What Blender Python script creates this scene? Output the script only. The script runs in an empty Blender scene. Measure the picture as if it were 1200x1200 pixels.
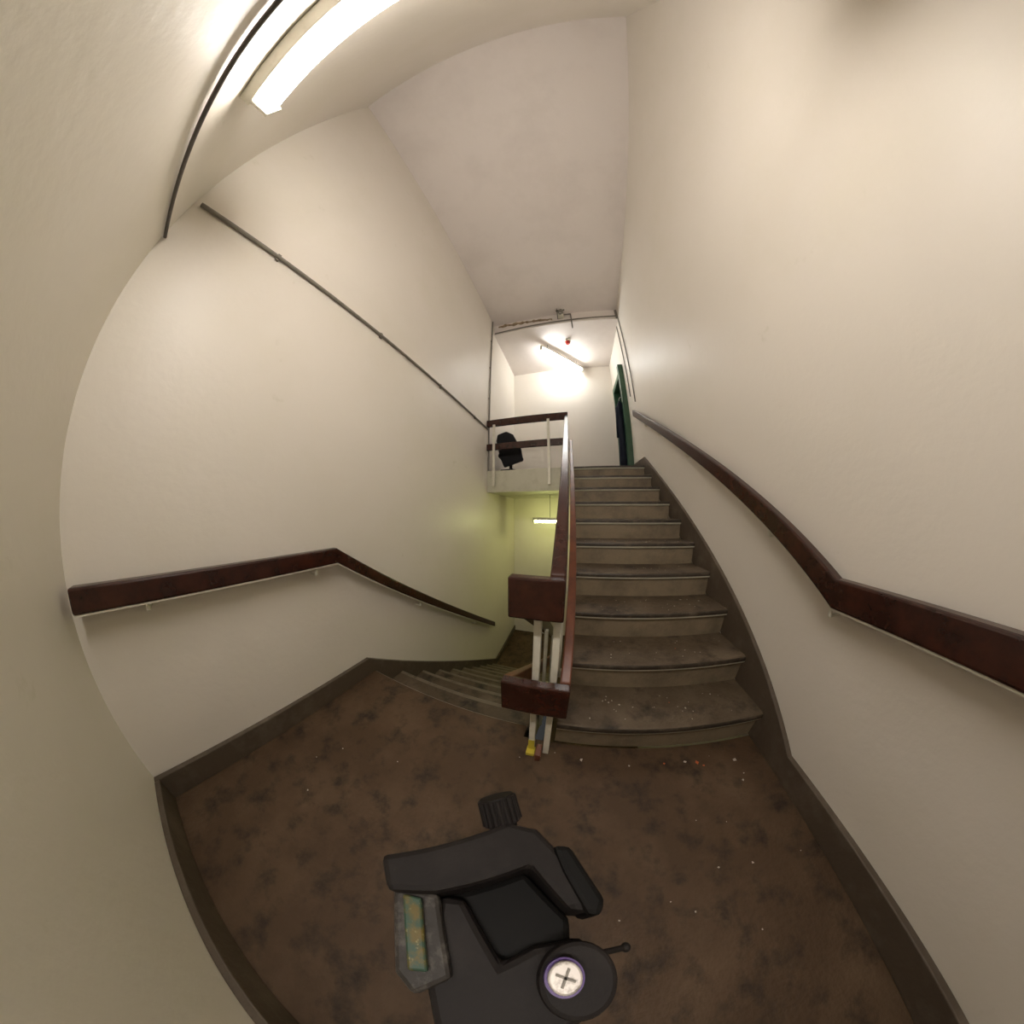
import bpy, bmesh, math, random
import numpy as np
from mathutils import Vector, Matrix
random.seed(4)
# ------------------------------------------------------------ dimensions (m)
R=0.17; G=0.239; Y1=0.694; YD=0.79
XL=-1.227; XR=1.016; YB=-0.46; YE=4.416
CAMZ=1.085
YT=Y1+9*G              # top nosing
UZ=10*R                # upper landing
LZ=-10*R               # lower landing
SL=R/G
# ------------------------------------------------------------ materials
def mat(name,col,rough=.6,noise=None,bump=0.0,bscale=40,metal=0.0,spec=.5,emit=None,estr=0,bdist=.01):
    m=bpy.data.materials.new(name); m.use_nodes=True
    nt=m.node_tree; b=nt.nodes['Principled BSDF']
    b.inputs['Base Color'].default_value=(*col,1); b.inputs['Roughness'].default_value=rough
    b.inputs['Metallic'].default_value=metal
    b.inputs['Specular IOR Level'].default_value=spec
    tc=nt.nodes.new('ShaderNodeTexCoord')
    if noise:
        prev=None
        for (c2,scale,lo,hi) in noise:
            n=nt.nodes.new('ShaderNodeTexNoise'); n.inputs['Scale'].default_value=scale
            n.inputs['Detail'].default_value=8; n.inputs['Roughness'].default_value=.65
            nt.links.new(tc.outputs['Object'],n.inputs['Vector'])
            r=nt.nodes.new('ShaderNodeMapRange'); r.inputs['From Min'].default_value=lo; r.inputs['From Max'].default_value=hi
            nt.links.new(n.outputs['Fac'],r.inputs['Value'])
            mx=nt.nodes.new('ShaderNodeMix'); mx.data_type='RGBA'
            nt.links.new(r.outputs['Result'],mx.inputs['Factor'])
            if prev: nt.links.new(prev,mx.inputs['A'])
            else: mx.inputs['A'].default_value=(*col,1)
            mx.inputs['B'].default_value=(*c2,1)
            prev=mx.outputs['Result']
        nt.links.new(prev,b.inputs['Base Color'])
    if bump:
        n=nt.nodes.new('ShaderNodeTexNoise'); n.inputs['Scale'].default_value=bscale; n.inputs['Detail'].default_value=5
        nt.links.new(tc.outputs['Object'],n.inputs['Vector'])
        bp=nt.nodes.new('ShaderNodeBump'); bp.inputs['Strength'].default_value=bump; bp.inputs['Distance'].default_value=bdist
        nt.links.new(n.outputs['Fac'],bp.inputs['Height']); nt.links.new(bp.outputs['Normal'],b.inputs['Normal'])
    if emit:
        b.inputs['Emission Color'].default_value=(*emit,1); b.inputs['Emission Strength'].default_value=estr
    return m
M_wall=mat('wall_paint',(.81,.752,.67),.44,[((.775,.72,.62),1.3,.45,.75),((.68,.63,.52),6,.66,.8)],.12,30,spec=.42)
M_ceil=mat('ceiling_paint',(.80,.735,.69),.7,[((.74,.675,.63),2,.45,.7)],.1,25)
M_floor=mat('screed_floor',(.076,.044,.0225),.6,[((.125,.079,.044),3,.45,.7),((.03,.019,.011),9,.50,.68),((.17,.12,.08),60,.68,.77)],.35,60,spec=.35)
M_tread=mat('concrete_tread',(.085,.060,.036),.58,[((.145,.108,.07),4,.45,.7),((.026,.018,.012),6,.50,.66),((.22,.17,.12),70,.68,.76)],.35,60,spec=.4)
M_nose=mat('shadow_tone_nosing',(.035,.025,.016),.5,[((.11,.085,.058),14,.5,.72)],.3,60)  # shadow line of the tread overhang, put into a dark nosing colour
M_nose2=mat('lightened_nosing',(.16,.125,.085),.5,[((.08,.06,.04),14,.5,.72)],.3,60)  # brightening put into the colour, so descending step edges show in the gloom
M_riser=mat('concrete_riser',(.24,.187,.12),.6,[((.13,.098,.062),5,.45,.7)],.25,50)
M_skirt=mat('skirting_paint',(.09,.067,.046),.5,[((.14,.11,.08),6,.5,.7)],.2,40)
M_wood=mat('varnished_mahogany',(.028,.008,.005),.25,[((.055,.016,.009),12,.4,.7)],.05,40)
M_wood2=mat('worn_mahogany',(.15,.045,.018),.35,[((.07,.02,.010),9,.45,.7)],.05,40)
M_white=mat('white_gloss_metal',(.72,.69,.58),.35,[((.6,.56,.45),20,.5,.75)])
M_slab=mat('slab_edge_paint',(.6,.58,.46),.5,[((.5,.48,.36),6,.5,.7)],.1,30)
M_cond=mat('conduit_grey',(.20,.18,.15),.5)
M_cond2=mat('conduit_dark',(.10,.085,.075),.5)
M_green=mat('green_door_paint',(.035,.088,.048),.35,[((.025,.07,.035),9,.5,.7)])
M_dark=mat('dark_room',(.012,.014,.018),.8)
M_blk=mat('black_plastic',(.011,.0085,.0075),.6,[((.017,.0135,.012),50,.5,.7)],.3,900,bdist=.0004,spec=.18)
M_blk2=mat('black_rubber',(.005,.0045,.004),.6,spec=.12)
M_chair=mat('black_fabric',(.010,.010,.012),.7,spec=.2)
M_coat=mat('navy_cloth',(.010,.013,.022),.85,[((.016,.02,.032),12,.45,.7)],spec=.15)
M_steel=mat('screw_steel',(.55,.51,.47),.35,[((.3,.27,.24),300,.5,.65)],metal=.4)
M_gold=mat('level_label',(.10,.075,.018),.4,[((.03,.06,.04),160,.42,.55),((.25,.22,.1),400,.6,.7)],spec=.2)
M_grey=mat('worn_alloy',(.028,.024,.02),.5,[((.08,.07,.06),160,.5,.65)],.4,400,bdist=.0008,spec=.2)
M_purple=mat('purple_anodised_ring',(.06,.02,.15),.3)
M_red=mat('red_plastic',(.5,.03,.02),.4)
M_yel=mat('yellow_tape',(.62,.5,.05),.5)
M_chip=mat('paint_chip',(.50,.45,.37),.6)
M_orange=mat('orange_wrapper',(.55,.12,.03),.5)
M_peel=mat('exposed_brown_plaster',(.2,.13,.07),.9,[((.35,.27,.18),30,.4,.6)],.6,60)
M_t1=mat('tube_glow_warm',(1,1,1),.4,emit=(1,.94,.88),estr=42)
M_t2=mat('tube_glow_white',(1,1,1),.4,emit=(.98,.99,.98),estr=62)
M_t3=mat('tube_glow_green',(1,1,1),.4,emit=(.95,1,.38),estr=42)
# ------------------------------------------------------------ mesh helpers
def newobj(name,bm,mats,bevel=0,parent=None,smooth=False,loc=None,segs=2):
    bmesh.ops.recalc_face_normals(bm,faces=bm.faces)
    me=bpy.data.meshes.new(name); bm.to_mesh(me); bm.free()
    for m in (mats if isinstance(mats,list) else [mats]): me.materials.append(m)
    o=bpy.data.objects.new(name,me); bpy.context.scene.collection.objects.link(o)
    if bevel:
        b=o.modifiers.new('bevel','BEVEL'); b.width=bevel; b.segments=segs; b.limit_method='ANGLE'; b.angle_limit=math.radians(40)
    if smooth:
        for p in me.polygons: p.use_smooth=True
    if parent: o.parent=parent
    if loc: o.location=loc
    return o
def empty(name,loc=(0,0,0),rz=0):
    e=bpy.data.objects.new(name,None); e.location=loc; e.rotation_euler=(0,0,rz); e.empty_display_size=.1
    bpy.context.scene.collection.objects.link(e); return e
def poly(bm,pts,axis,a,b,mi=0):
    """extrude polygon. axis x: pts=(y,z); axis y: pts=(x,z); axis z: pts=(x,y)"""
    def P(p,t):
        return {'x':(t,p[0],p[1]),'y':(p[0],t,p[1]),'z':(p[0],p[1],t)}[axis]
    A=[bm.verts.new(P(p,a)) for p in pts]; B=[bm.verts.new(P(p,b)) for p in pts]
    n=len(pts); fs=[bm.faces.new(A),bm.faces.new(B[::-1])]
    for i in range(n): fs.append(bm.faces.new((A[i],B[i],B[(i+1)%n],A[(i+1)%n])))
    for f in fs: f.material_index=mi
    return fs
def box(bm,x0,x1,y0,y1,z0,z1,mi=0): return poly(bm,[(x0,y0),(x1,y0),(x1,y1),(x0,y1)],'z',z0,z1,mi)
def cyl(bm,p,q,r,seg=16,r2=None,mi=0):
    p=Vector(p);q=Vector(q);d=q-p;L=d.length
    m=Matrix.Translation((p+q)/2)@d.to_track_quat('Z','Y').to_matrix().to_4x4()
    v=bmesh.ops.create_cone(bm,cap_ends=True,segments=seg,radius1=r,radius2=r if r2 is None else r2,depth=L,matrix=m)
    for vv in v['verts']:
        for f in vv.link_faces: f.material_index=mi
def sph(bm,c,r,mi=0,sc=(1,1,1)):
    v=bmesh.ops.create_uvsphere(bm,u_segments=16,v_segments=10,radius=r,matrix=Matrix.Translation(c)@Matrix.Diagonal((*sc,1)))
    for vv in v['verts']:
        for f in vv.link_faces: f.material_index=mi
def bar(bm,p,q,w,h,mi=0):
    p=Vector(p);q=Vector(q);d=(q-p).normalized(); s=d.cross(Vector((0,0,1)))
    if s.length<1e-4: s=Vector((1,0,0))
    s.normalize(); u=s.cross(d)
    vs=[]
    for c in (p,q):
        for a,b in ((-1,-1),(1,-1),(1,1),(-1,1)): vs.append(bm.verts.new(c+s*a*w/2+u*b*h/2))
    for f in ((0,1,2,3),(7,6,5,4),(0,4,5,1),(1,5,6,2),(2,6,7,3),(3,7,4,0)):
        bm.faces.new([vs[i] for i in f]).material_index=mi
def N(): return bmesh.new()
# ------------------------------------------------------------ room shell
T=.15; ZB=LZ-.2; ZTn=4.77; ZTf=4.635; YC=3.03; ZLC=4.40
bm=N(); box(bm,XL-T,XL,YB-T,YE+T,ZB,4.95); newobj('wall_left',bm,M_wall)
DY0,DY1,DZ=3.44,4.27,UZ+1.93      # doorway in right wall
bm=N()
box(bm,XR,XR+T,YB-T,DY0,ZB,4.95); box(bm,XR,XR+T,DY1,YE+T,ZB,4.95); box(bm,XR,XR+T,DY0,DY1,DZ,4.95); box(bm,XR,XR+T,DY0,DY1,ZB,UZ)
newobj('wall_right',bm,M_wall)
bm=N(); box(bm,XL,XR,YB-T,YB,ZB,4.95); newobj('wall_back',bm,M_wall)
bm=N(); box(bm,XL,XR,YE,YE+T,ZB,4.95); newobj('wall_front',bm,M_wall)
bm=N(); poly(bm,[(YB,ZTn),(YC,ZTf),(YC,4.95),(YB,4.95)],'x',XL,XR); newobj('ceiling',bm,M_ceil)
bm=N(); box(bm,XL,XR,YC,YE,ZLC,4.95); newobj('ceiling_landing',bm,M_ceil)
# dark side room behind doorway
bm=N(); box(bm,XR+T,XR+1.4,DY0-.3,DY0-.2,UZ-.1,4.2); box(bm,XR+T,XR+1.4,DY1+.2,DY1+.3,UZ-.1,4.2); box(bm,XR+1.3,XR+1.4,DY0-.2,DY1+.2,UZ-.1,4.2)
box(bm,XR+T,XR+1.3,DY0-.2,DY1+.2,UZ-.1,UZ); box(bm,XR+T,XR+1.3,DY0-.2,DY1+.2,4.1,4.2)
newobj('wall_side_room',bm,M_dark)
# floors
bm=N(); poly(bm,[(XL,YB),(XR,YB),(XR,Y1+.02),(0,Y1+.02),(-.15,Y1+.02),(-.15,YD-.008),(XL,YD-.008)],'z',-.2,0); newobj('floor',bm,M_floor)
bm=N(); box(bm,XL,XR,YT+.03,YE,UZ-.32,UZ)
o=newobj('floor_upper_landing',bm,[M_slab,M_tread])
for p in o.data.polygons:
    if p.normal.z>.5: p.material_index=1
bm=N(); box(bm,XL,XR,YD+9*G+.02,YE,LZ-.2,LZ); box(bm,-.14,XR,YB,YD+9*G+.02,LZ-.2,LZ); newobj('floor_lower_landing',bm,M_floor)
# ------------------------------------------------------------ stairs
def assign_step(o):
    for p in o.data.polygons:
        zs=[o.data.vertices[v].co.z for v in p.vertices]
        if p.normal.z>.55: p.material_index=0
        elif p.normal.z<-.3 or abs(p.normal.x)>.5: p.material_index=2
        elif max(zs)-min(zs)<.03: p.material_index=3
        else: p.material_index=1
pts=[(Y1+.03,0)]
for i in range(10):
    y=Y1+i*G; z=(i+1)*R
    pts+=[(y+.022,z-.045),(y+.004,z-.038),(y,z-.028),(y,z-.012),(y+.004,z-.004),(y+.012,z)]
    if i<9: pts.append((y+G+.03,z))
pts+=[(YT+.03,UZ),(YT+.03,UZ-.30),(Y1+.3,-.0)]
bm=N(); poly(bm,pts,'x',0,XR-.028)
o=newobj('concrete_staircase',bm,[M_tread,M_riser,M_slab,M_nose]); assign_step(o)
# descending flight
pts=[(YD-.008,0)]
for i in range(10):
    y=YD+i*G; z=-i*R
    if i: pts.append((y-.030,z-.0005)); pts.append((y-.006,z-.001))
    pts+=[(y,z-.006),(y,z-.03),(y-.004,z-.036),(y-.022,z-.045)]
    pts.append((y-.03,z-R))
pts+=[(YD+9*G-.4,LZ),(YD-.008,-.35)]
bm=N(); poly(bm,pts,'x',XL+.028,-.15)
o=newobj('concrete_staircase',bm,[M_tread,M_riser,M_slab,M_nose,M_nose2]); assign_step(o)
for p in o.data.polygons:
    ys=[o.data.vertices[v].co.y for v in p.vertices]
    if p.normal.z>.55 and max(ys)-min(ys)<.03: p.material_index=4
# skirtings
ya=Y1-(R+.10-.12)/SL; yb=YT+(.12-.10)/SL
bm=N(); poly(bm,[(YB,0),(ya+.25,0),(yb+.18,UZ),(DY0-.1,UZ),(DY0-.1,UZ+.12),(yb,UZ+.12),(ya,.12),(YB,.12)],'x',XR-.026,XR)
newobj('baseboard_right',bm,M_skirt,.004)
yd=.755; ye=yd+9.99*R/SL
bm=N(); poly(bm,[(YB,0),(YD-.02,0),(YD-.02,-.3),(ye-.25,LZ),(YE,LZ),(YE,LZ+.12),(ye,LZ+.12),(yd,.12),(YB,.12)],'x',XL,XL+.026)
newobj('baseboard_left',bm,M_skirt,.004)
bm=N(); box(bm,XL+.028,XR-.028,YB,YB+.022,0,.12); newobj('baseboard_back',bm,M_skirt,.004)
bm=N(); box(bm,XL,XR,YE-.02,YE,UZ,UZ+.12); newobj('baseboard_front',bm,M_skirt,.004)
# ------------------------------------------------------------ wall handrails
def ribbon(bm,path,x0,x1,h,mi=0):
    poly(bm,[(y,z) for y,z in path]+[(y,z-h) for y,z in path[::-1]],'x',x0,x1,mi)
def shift(path,d): return [(y,z-d) for y,z in path]
e=empty('wall_handrail')
pth=[(YB+.03,.875),(.62,.893),(2.96,.893-2.34*.68)]
bm=N(); ribbon(bm,pth,XL+.035,XL+.085,.080); newobj('rail',bm,M_wood,.008,e)
bm=N(); ribbon(bm,shift(pth,.080),XL+.045,XL+.08,.006)
for y,z in ((-.2,.80),(.5,.80),(1.3,.34),(2.3,-.34)): cyl(bm,(XL+.001,y,z-.03),(XL+.06,y,z-.03),.007); cyl(bm,(XL+.06,y,z-.03),(XL+.06,y,z-.005),.007)
newobj('core_strip_and_brackets',bm,M_white,0,e)
e=empty('wall_handrail')
pth=[(YB+.03,.86),(.54,.868),(2.99,.95+2.33*.69)]
bm=N(); ribbon(bm,pth,XR-.085,XR-.035,.100); newobj('rail',bm,M_wood,.008,e)
bm=N(); ribbon(bm,shift(pth,.100),XR-.078,XR-.045,.006)
for y in (.55,.9,1.7,2.6):
    z=.95+(y-.66)*.69-.11; cyl(bm,(XR-.001,y,z-.03),(XR-.06,y,z-.03),.007); cyl(bm,(XR-.06,y,z-.03),(XR-.06,y,z),.007)
newobj('core_strip_and_brackets',bm,M_white,0,e)
# ------------------------------------------------------------ central balustrade
e=empty('stair_balustrade')
FY=.585
bm=N()
ribbon(bm,[(FY+.035,.885+.01),(YT+.02,.885+.70*(YT+.02-.6)),(YT+.055,2.48)],-.06,-.012,.12)
ribbon(bm,[(FY+.035,.885),(YD+8.6*G,.885-.70*(YD+8.6*G-.6))],-.185,-.14,.12)
box(bm,-.185,-.012,FY,FY+.04,.755,.89)
newobj('top_rails',bm,M_wood,.006,e)
bm=N()
ribbon(bm,[(FY+.03,.50),(YT+.0,.50+.70*(YT-.6))],-.008,.03,.12)
ribbon(bm,[(FY+.03,.50),(YD+8.6*G,.50-.70*(YD+8.6*G-.6))],-.21,-.17,.12)
newobj('lower_rails',bm,M_wood2,.006,e)
bm=N(); box(bm,-.21,.03,FY-.01,FY+.03,.36,.50); newobj('lower_return',bm,M_wood,.006,e)
bm=N()
box(bm,-.112,-.086,.645,.671,0,.76); box(bm,-.046,-.02,.645,.671,0,.78)
box(bm,-.18,-.02,.63,.67,.745,.755)
for y in (1.05,1.53,2.01,2.49):
    zt=.885+.70*(y-.6); zb=R*math.floor((y-Y1)/G+1)-.2
    box(bm,-.046,-.02,y-.013,y+.013,zb,zt-.1); box(bm,-.046,-.001,y-.013,y+.013,zb,zb+.05)
for y in (1.3,1.9,2.5):
    zt=.885-.70*(y-.6); zb=-R*math.floor((y-YD)/G+1)-.15
    box(bm,-.148,-.124,y-.013,y+.013,zb,zt-.1)
newobj('balusters',bm,M_white,.003,e)
bm=N(); box(bm,-.118,-.08,.62,.66,0,.02); box(bm,-.113,-.085,.6435,.6465,.02,.09); newobj('yellow_marker',bm,M_yel,.002,e)
bm=N(); box(bm,-.075,-.05,.60,.66,0,.05); newobj('foot_block',bm,M_wood2,.003,e)
GY=2.842
bm=N(); bar(bm,(XL+.001,GY,2.435),(-.012,GY,2.435),.045,.105); newobj('landing_top_rail',bm,M_wood,.006,e)
bm=N(); bar(bm,(XL+.001,GY+.01,2.06),(-.012,GY+.01,2.06),.035,.10); newobj('landing_lower_rail',bm,M_wood,.006,e)
bm=N()
for x in (-1.10,-.29,-.033): box(bm,x-.018,x+.018,GY-.04,GY-.015,1.46,2.40)
newobj('landing_posts',bm,M_white,.003,e)
# ------------------------------------------------------------ conduits
bm=N()
cyl(bm,(XL+.014,YB+.03,2.357),(XL+.014,2.87,2.357),.010)
cyl(bm,(XL+.016,2.885,1.71),(XL+.016,2.885,4.61),.012)
for y in (.0,.8,1.6,2.4): box(bm,XL+.001,XL+.014,y-.01,y+.01,2.335,2.38)
for z in (2.9,3.5,4.1): box(bm,XL+.001,XL+.016,2.865,2.905,z-.01,z+.01)
newobj('electrical_conduit',bm,M_cond,0)
bm=N(); cyl(bm,(XL+.005,YB+.011,2.115),(XR-.005,YB+.011,2.115),.007); newobj('electrical_conduit',bm,M_cond2,0)
bm=N()
cyl(bm,(XL+.02,YC-.016,4.42),(XR-.03,YC-.016,4.46),.011); cyl(bm,(XR-.03,YC-.018,4.60),(XR-.03,YC-.018,4.40),.014)
cyl(bm,(.20,YC-.03,4.58),(.20,YC-.03,4.22),.011); cyl(bm,(.08,YC-.03,4.58),(.20,YC-.03,4.58),.011)
newobj('electrical_conduit',bm,M_cond,0)
bm=N(); cyl(bm,(XR-.014,3.2,4.38),(XR-.014,3.2,2.9),.009); newobj('electrical_conduit',bm,M_cond,0)
bm=N(); cyl(bm,(XR-.014,YC-.03,4.60),(XR-.014,YC-.03,2.7),.009); newobj('electrical_conduit',bm,M_cond,0)
bm=N()
prev=None
for i in range(25):
    x=-1.14+i*.042; c=4.592-.0026*i+random.uniform(-.012,.012); h=random.uniform(.014,.046)*(1.2-i/60)
    a=bm.verts.new((x,YC-.006,c+h)); b=bm.verts.new((x,YC-.006,c-h)); c3=bm.verts.new((x,YC-.02,c))
    if prev: bm.faces.new((prev[0],a,c3,prev[2])); bm.faces.new((prev[2],c3,b,prev[1]))
    prev=(a,b,c3)
newobj('peeling_plaster_patch',bm,M_peel)
e=empty('emergency_light_box',(.02,YC-.022,4.56))
bm=N(); box(bm,-.045,.055,-.12,0,-.07,.06); newobj('housing',bm,M_white,.01,e)
bm=N(); box(bm,-.07,.08,-.14,-.12,-.005,.012); box(bm,-.055,-.045,-.14,0,-.075,.055); newobj('bracket',bm,M_cond2,.002,e)
bm=N(); cyl(bm,(0,-.11,-.03),(0.02,-.19,-.08),.042,20,.035); newobj('lamp_head',bm,M_cond,.004,e)
e=empty('fire_alarm_sounder',(.10,3.48,4.38))
bm=N(); cyl(bm,(0,0,.018),(0,0,-.03),.06,24); newobj('base',bm,M_white,.004,e)
bm=N(); cyl(bm,(0,0,-.03),(0,0,-.09),.052,24,.035); newobj('red_dome',bm,M_red,.006,e)
# ------------------------------------------------------------ fluorescent lights
def tube_light(p,q,mt,r=.022,hw=.05):
    e=empty('fluorescent_tube_light'); p=Vector(p);q=Vector(q);d=(q-p).normalized()
    off=Vector((0,0,.045))
    bm=N(); bar(bm,p+off,q+off,hw,.045); bar(bm,p-d*.002,p+d*.03,.05,.07); bar(bm,q-d*.03,q+d*.002,.05,.07)
    newobj('batten',bm,M_white,.004,e)
    bm=N(); cyl(bm,p+d*.03,q-d*.03,r,16); newobj('tube',bm,mt,0,e,True)
    return e
e=empty('fluorescent_tube_light')
bm=N(); box(bm,-.70,.56,YB+.001,YB+.04,2.30,2.40); newobj('batten',bm,M_white,.004,e)
bm=N(); poly(bm,[(YB+.04,2.31),(YB+.085,2.315),(YB+.10,2.335),(YB+.10,2.365),(YB+.085,2.385),(YB+.04,2.39)],'x',-.675,.535); newobj('diffuser',bm,M_t1,0,e)
bm=N()
for x in(-.69,.536): box(bm,x,x+.014,YB+.03,YB+.105,2.30,2.40)
newobj('end_caps',bm,M_white,.004,e)
P0,P1=Vector((-.42,3.42,4.23)),Vector((.38,4.28,4.23))
e=tube_light(P0,P1,M_t2)
bm=N()
for t in (.15,.85):
    c=P0.lerp(P1,t); cyl(bm,(c.x,c.y,4.29),(c.x,c.y,4.399),.006)
newobj('hangers',bm,M_cond,0,e)
e=tube_light((-.66,3.6,.92),(-.08,3.6,.92),M_t3)
bm=N()
for x in (-.36,-.14): cyl(bm,(x,3.6,.97),(x,3.6,UZ-.321),.005)
newobj('hangers',bm,M_cond,0,e)
# ------------------------------------------------------------ door
e=empty('door_1')
bm=N()
box(bm,XR-.085,XR+T+.01,DY0-.03,DY0+.06,UZ,DZ+.05); box(bm,XR-.03,XR+T+.01,DY1-.03,DY1+.05,UZ,DZ+.05); box(bm,XR-.03,XR+T+.01,DY0+.06,DY1-.03,DZ-.06,DZ+.05)
newobj('frame',bm,M_green,.004,e)
hinge=empty('leaf_pivot',(XR+T,DY0+.09,UZ+.01)); hinge.parent=e; hinge.rotation_euler=(0,0,math.radians(8))
bm=N(); box(bm,0,.72,-.02,.02,0,1.82)
for z0,z1 in ((.15,.8),(.95,1.7)):
    box(bm,.12,.60,-.024,-.0195,z0,z1); box(bm,.12,.60,.0195,.024,z0,z1)
newobj('leaf',bm,M_green,.003,hinge)
bm=N(); cyl(bm,(.66,-.06,.95),(.66,.06,.95),.01); cyl(bm,(.66,-.06,.95),(.56,-.06,.95),.009); cyl(bm,(.66,.06,.95),(.56,.06,.95),.009); newobj('handle',bm,M_steel,0,hinge)
# coat hanging in the doorway from a hook on the jamb
e=empty('hanging_coat',(.905,3.575,UZ))
bm=N()
prof=[(1.32,.012,.02),(1.28,.03,.04),(1.22,.055,.06),(1.0,.06,.062),(.75,.055,.058),(.5,.062,.06),(.25,.075,.066),(.12,.07,.06)]
rings=[]
for z,rx,ry in prof:
    ring=[]
    for k in range(16):
        a=k*math.pi/8; f=1+.14*math.sin(a*4+z*3)
        ring.append(bm.verts.new((rx*f*math.cos(a),ry*f*math.sin(a),z)))
    rings.append(ring)
for a,b in zip(rings,rings[1:]):
    for k in range(16): bm.faces.new((a[k],a[(k+1)%16],b[(k+1)%16],b[k]))
bm.faces.new(rings[0]); bm.faces.new(rings[-1][::-1])
newobj('coat_body',bm,M_coat,0,e,True)
bm=N(); cyl(bm,(-.05,.02,1.2),(-.075,.03,.65),.03,12,.022); cyl(bm,(.045,.03,1.2),(.05,.05,.65),.03,12,.022); newobj('sleeves',bm,M_coat,0,e,True)
bm=N(); cyl(bm,(.02,-.072,1.36),(0,0,1.36),.006,10); cyl(bm,(0,0,1.36),(0,0,1.30),.005,10); newobj('hook',bm,M_steel,0,e)
# ------------------------------------------------------------ office chair on upper landing
e=empty('office_chair',(-.975,3.28,UZ),math.radians(5))
bm=N(); poly(bm,[(-.15,0),(.17,0),(.20,.2),(.15,.50),(.06,.60),(-.1,.60),(-.15,.5),(-.17,.2)],'y',-.03,.03)
o=newobj('backrest',bm,M_chair,.02,e); o.location=(.07,-.16,.14); o.rotation_euler=(math.radians(-8),math.radians(-18),0)
bm=N(); box(bm,-.18,.19,-.17,.2,.26,.34); newobj('seat',bm,M_chair,.03,e)
bm=N(); cyl(bm,(0,0,.08),(0,0,.28),.025); bar(bm,(0,-.1,.27),(0.02,-.16,.30),.05,.015)
for k in range(5):
    a=k*2*math.pi/5; c,s=math.cos(a),math.sin(a)
    bar(bm,(0,0,.09),(.18*c,.18*s,.06),.035,.025); cyl(bm,(.18*c-.012*s,.18*s+.012*c,.025),(.18*c+.012*s,.18*s-.012*c,.025),.025)
newobj('base',bm,M_blk,.003,e)
# ------------------------------------------------------------ debris on stairs
def chip(bm,x,y,z,s,mi=0):
    a=random.uniform(0,6.28)
    vs=[bm.verts.new((x+s*math.cos(a+t)*random.uniform(.6,1.3),y+s*math.sin(a+t)*random.uniform(.5,1.2),z+.0015)) for t in (0,1.4,2.9,4.3)]
    vb=[bm.verts.new((v.co.x,v.co.y,z)) for v in vs]
    bm.faces.new(vs).material_index=mi
    for j in range(4): bm.faces.new((vs[j],vb[j],vb[(j+1)%4],vs[(j+1)%4])).material_index=mi
bm=N()
for i in range(230):
    k=random.randint(-1,8)
    if k<0: x=random.uniform(-1.1,.95); y=random.uniform(.0,.66); z=0
    else: x=random.uniform(.1,.95); y=Y1+k*G+random.uniform(.04,.22); z=(k+1)*R
    chip(bm,x,y,z,random.uniform(.0015,.0045)*(1.8 if random.random()<.1 else 1),1 if random.random()<.06 else 0)
for x,y,s,m in ((.655,.62,.011,1),(.68,.60,.007,1),(.60,.63,.008,0),(.84,.60,.010,0),(.83,.50,.006,0),(.50,.63,.006,1),(.13,.64,.008,0)): chip(bm,x,y,0,s,m)
newobj('paint_flake_debris',bm,[M_chip,M_orange])
# ------------------------------------------------------------ tripod (pan/tilt head under the camera)
YAW=.283
e=empty('tripod',(0,0,0),YAW)
D=CAMZ-.15
bm=N(); poly(bm,[(-.058,.022),(-.002,.047),(.012,.043),(.03,.020),(.031,.004),(.022,.006),(.008,.026),(-.030,.012),(-.050,.008)],'z',D-.035,D); newobj('head_yoke',bm,M_blk,.003,e)
bm=N(); poly(bm,[(-.032,.012),(.006,.026),(.024,.004),(.022,-.014),(.006,-.032),(-.018,-.034),(-.028,-.01)],'z',D-.05,D-.018); newobj('head_well',bm,M_blk2,.003,e)
bm=N(); poly(bm,[(-.03,.012),(-.02,.012),(-.004,-.012),(.008,-.006),(.026,-.004),(.034,-.016),(.030,-.030),(.008,-.04),(-.022,-.042),(-.030,-.02)],'z',D-.045,D-.010); newobj('tilt_plate',bm,M_blk,.003,e)
bm=N(); cyl(bm,(.0218,-.0184,D-.03),(.0218,-.0184,D-.003),.0135,32); newobj('pan_boss',bm,M_blk,.002,e)
bm=N(); cyl(bm,(.0168,-.0165,D-.004),(.0168,-.0165,D+.0015),.0066,32); newobj('anodised_ring',bm,M_purple,0,e)
bm=N(); cyl(bm,(.0168,-.0165,D-.002),(.0168,-.0165,D+.004),.0056,32); newobj('mount_screw',bm,M_steel,.0008,e)
bm=N(); bar(bm,(.0138,-.0150,D+.0042),(.0198,-.0180,D+.0042),.0009,.0006); bar(bm,(.0153,-.0195,D+.0042),(.0183,-.0135,D+.0042),.0009,.0006); newobj('screw_slot',bm,M_cond,0,e)
def knob(name,p,q,r,n=18):
    bm=N(); cyl(bm,p,q,r*.86,32); p=Vector(p);q=Vector(q);d=(q-p).normalized()
    s=d.orthogonal().normalized(); t=d.cross(s)
    for k in range(n):
        a=k*2*math.pi/n; o=(s*math.cos(a)+t*math.sin(a))*r*.88
        cyl(bm,p+o+d*.001,q+o-d*.001,r*.12,8)
    newobj(name,bm,M_blk,0,e)
knob('lock_knob',(-.0045,.049,D-.010),(-.0085,.061,D-.002),.0105)
bm=N(); cyl(bm,(-.003,.036,D-.012),(-.0045,.05,D-.01),.007,20); newobj('knob_shaft',bm,M_blk,0,e)
bm=N(); poly(bm,[(.018,.034),(.026,.033),(.036,.008),(.033,.002),(.028,.003),(.021,.022)],'z',D-.03,D+.002); newobj('tilt_knob',bm,M_blk2,.004,e)
bm=N(); poly(bm,[(-.050,.012),(-.030,.012),(-.020,-.018),(-.032,-.026),(-.040,-.02)],'z',D-.04,D-.006); newobj('side_bracket',bm,M_grey,.002,e)
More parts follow.
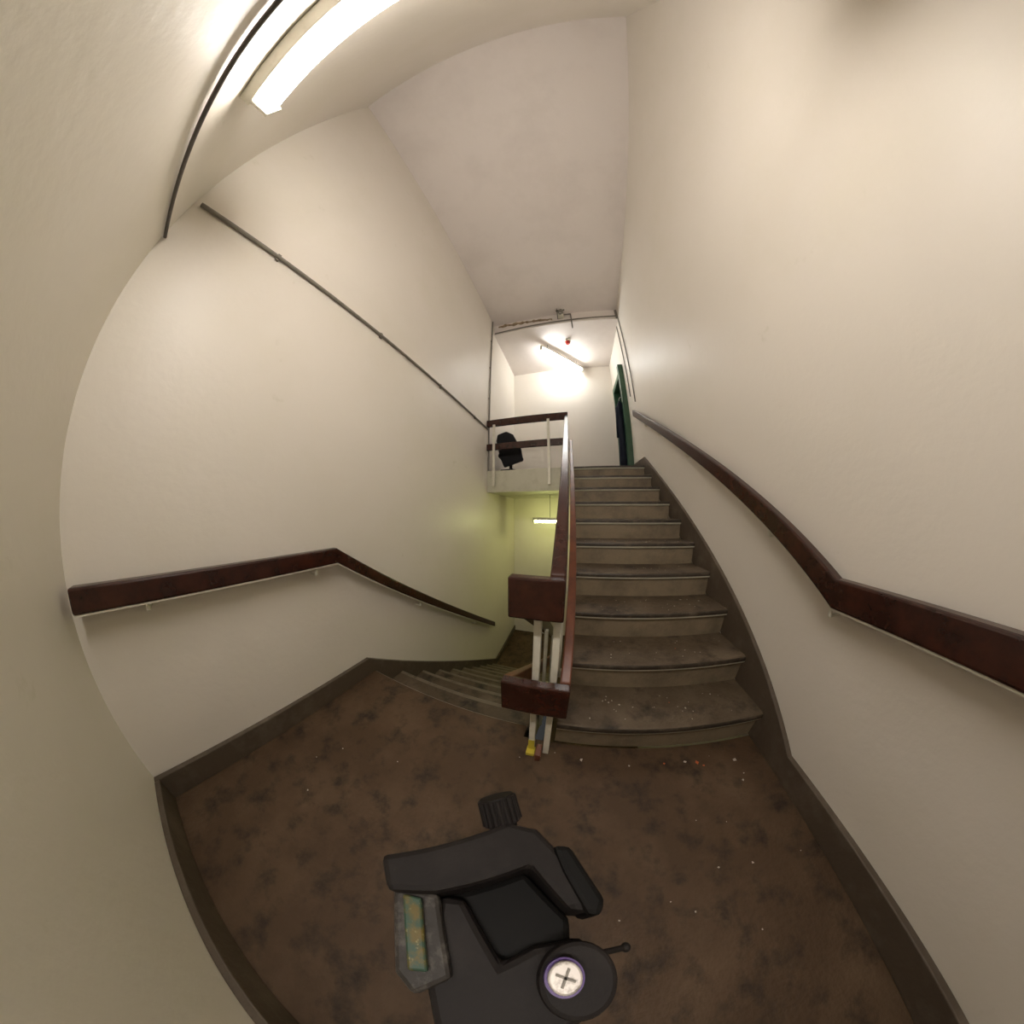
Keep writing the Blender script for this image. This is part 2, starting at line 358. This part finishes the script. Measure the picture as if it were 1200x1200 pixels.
bm=N(); poly(bm,[(-.044,.009),(-.036,.009),(-.028,-.017),(-.035,-.018)],'z',D-.006,D-.003); newobj('level_vial',bm,M_gold,.001,e)
bm=N(); cyl(bm,(.03,-.012,D-.02),(.047,-.013,D-.03),.0013,12); sph(bm,(.047,-.013,D-.03),.0022); newobj('pan_lever',bm,M_blk,0,e)
bm=N(); cyl(bm,(0,-.005,.55),(0,-.005,D-.03),.012,24); cyl(bm,(0,-.005,.50),(0,-.005,.60),.028,24)
newobj('centre_column',bm,M_grey,.001,e)
bm=N()
for k in range(3):
    a=math.radians(250+120*k); c,s=math.cos(a),math.sin(a)
    bar(bm,(.02*c,-.005+.02*s,.58),(.11*c,-.005+.11*s,.02),.018,.018); sph(bm,(.112*c,-.005+.112*s,.014),.014)
newobj('legs',bm,M_blk,.002,e)
# ------------------------------------------------------------ world, camera
w=bpy.data.worlds.new('world'); bpy.context.scene.world=w; w.use_nodes=True
w.node_tree.nodes['Background'].inputs[0].default_value=(.5,.5,.5,1); w.node_tree.nodes['Background'].inputs[1].default_value=.05
cd=bpy.data.cameras.new('camera'); cam=bpy.data.objects.new('camera',cd); bpy.context.scene.collection.objects.link(cam)
cam.location=(0,0,CAMZ); cam.rotation_euler=(math.pi/2,0,YAW)
cd.sensor_width=36; cd.sensor_height=36; cd.clip_start=.005; cd.clip_end=100
cd.type='PANO'
A=492.5*.03      # stereographic 2f in mm on a 36 mm sensor
r=np.linspace(.05,25.5,600); th=2*np.arctan(r/A)
wt=np.where(r<21,1.0,.4)
Mx=np.stack([r,r**2,r**3,r**4],1); k,_,_,_=np.linalg.lstsq(Mx*wt[:,None],th*wt,rcond=None)
tgt=cd.cycles if hasattr(cd,'cycles') and hasattr(cd.cycles,'panorama_type') else cd
tgt.panorama_type='FISHEYE_LENS_POLYNOMIAL'
tgt.fisheye_fov=2*math.pi
tgt.fisheye_polynomial_k0=0.0
for i in range(4): setattr(tgt,'fisheye_polynomial_k%d'%(i+1),-float(k[i]))
bpy.context.scene.camera=cam
vs=bpy.context.scene.view_settings
vs.view_transform='Standard'; vs.exposure=0.32
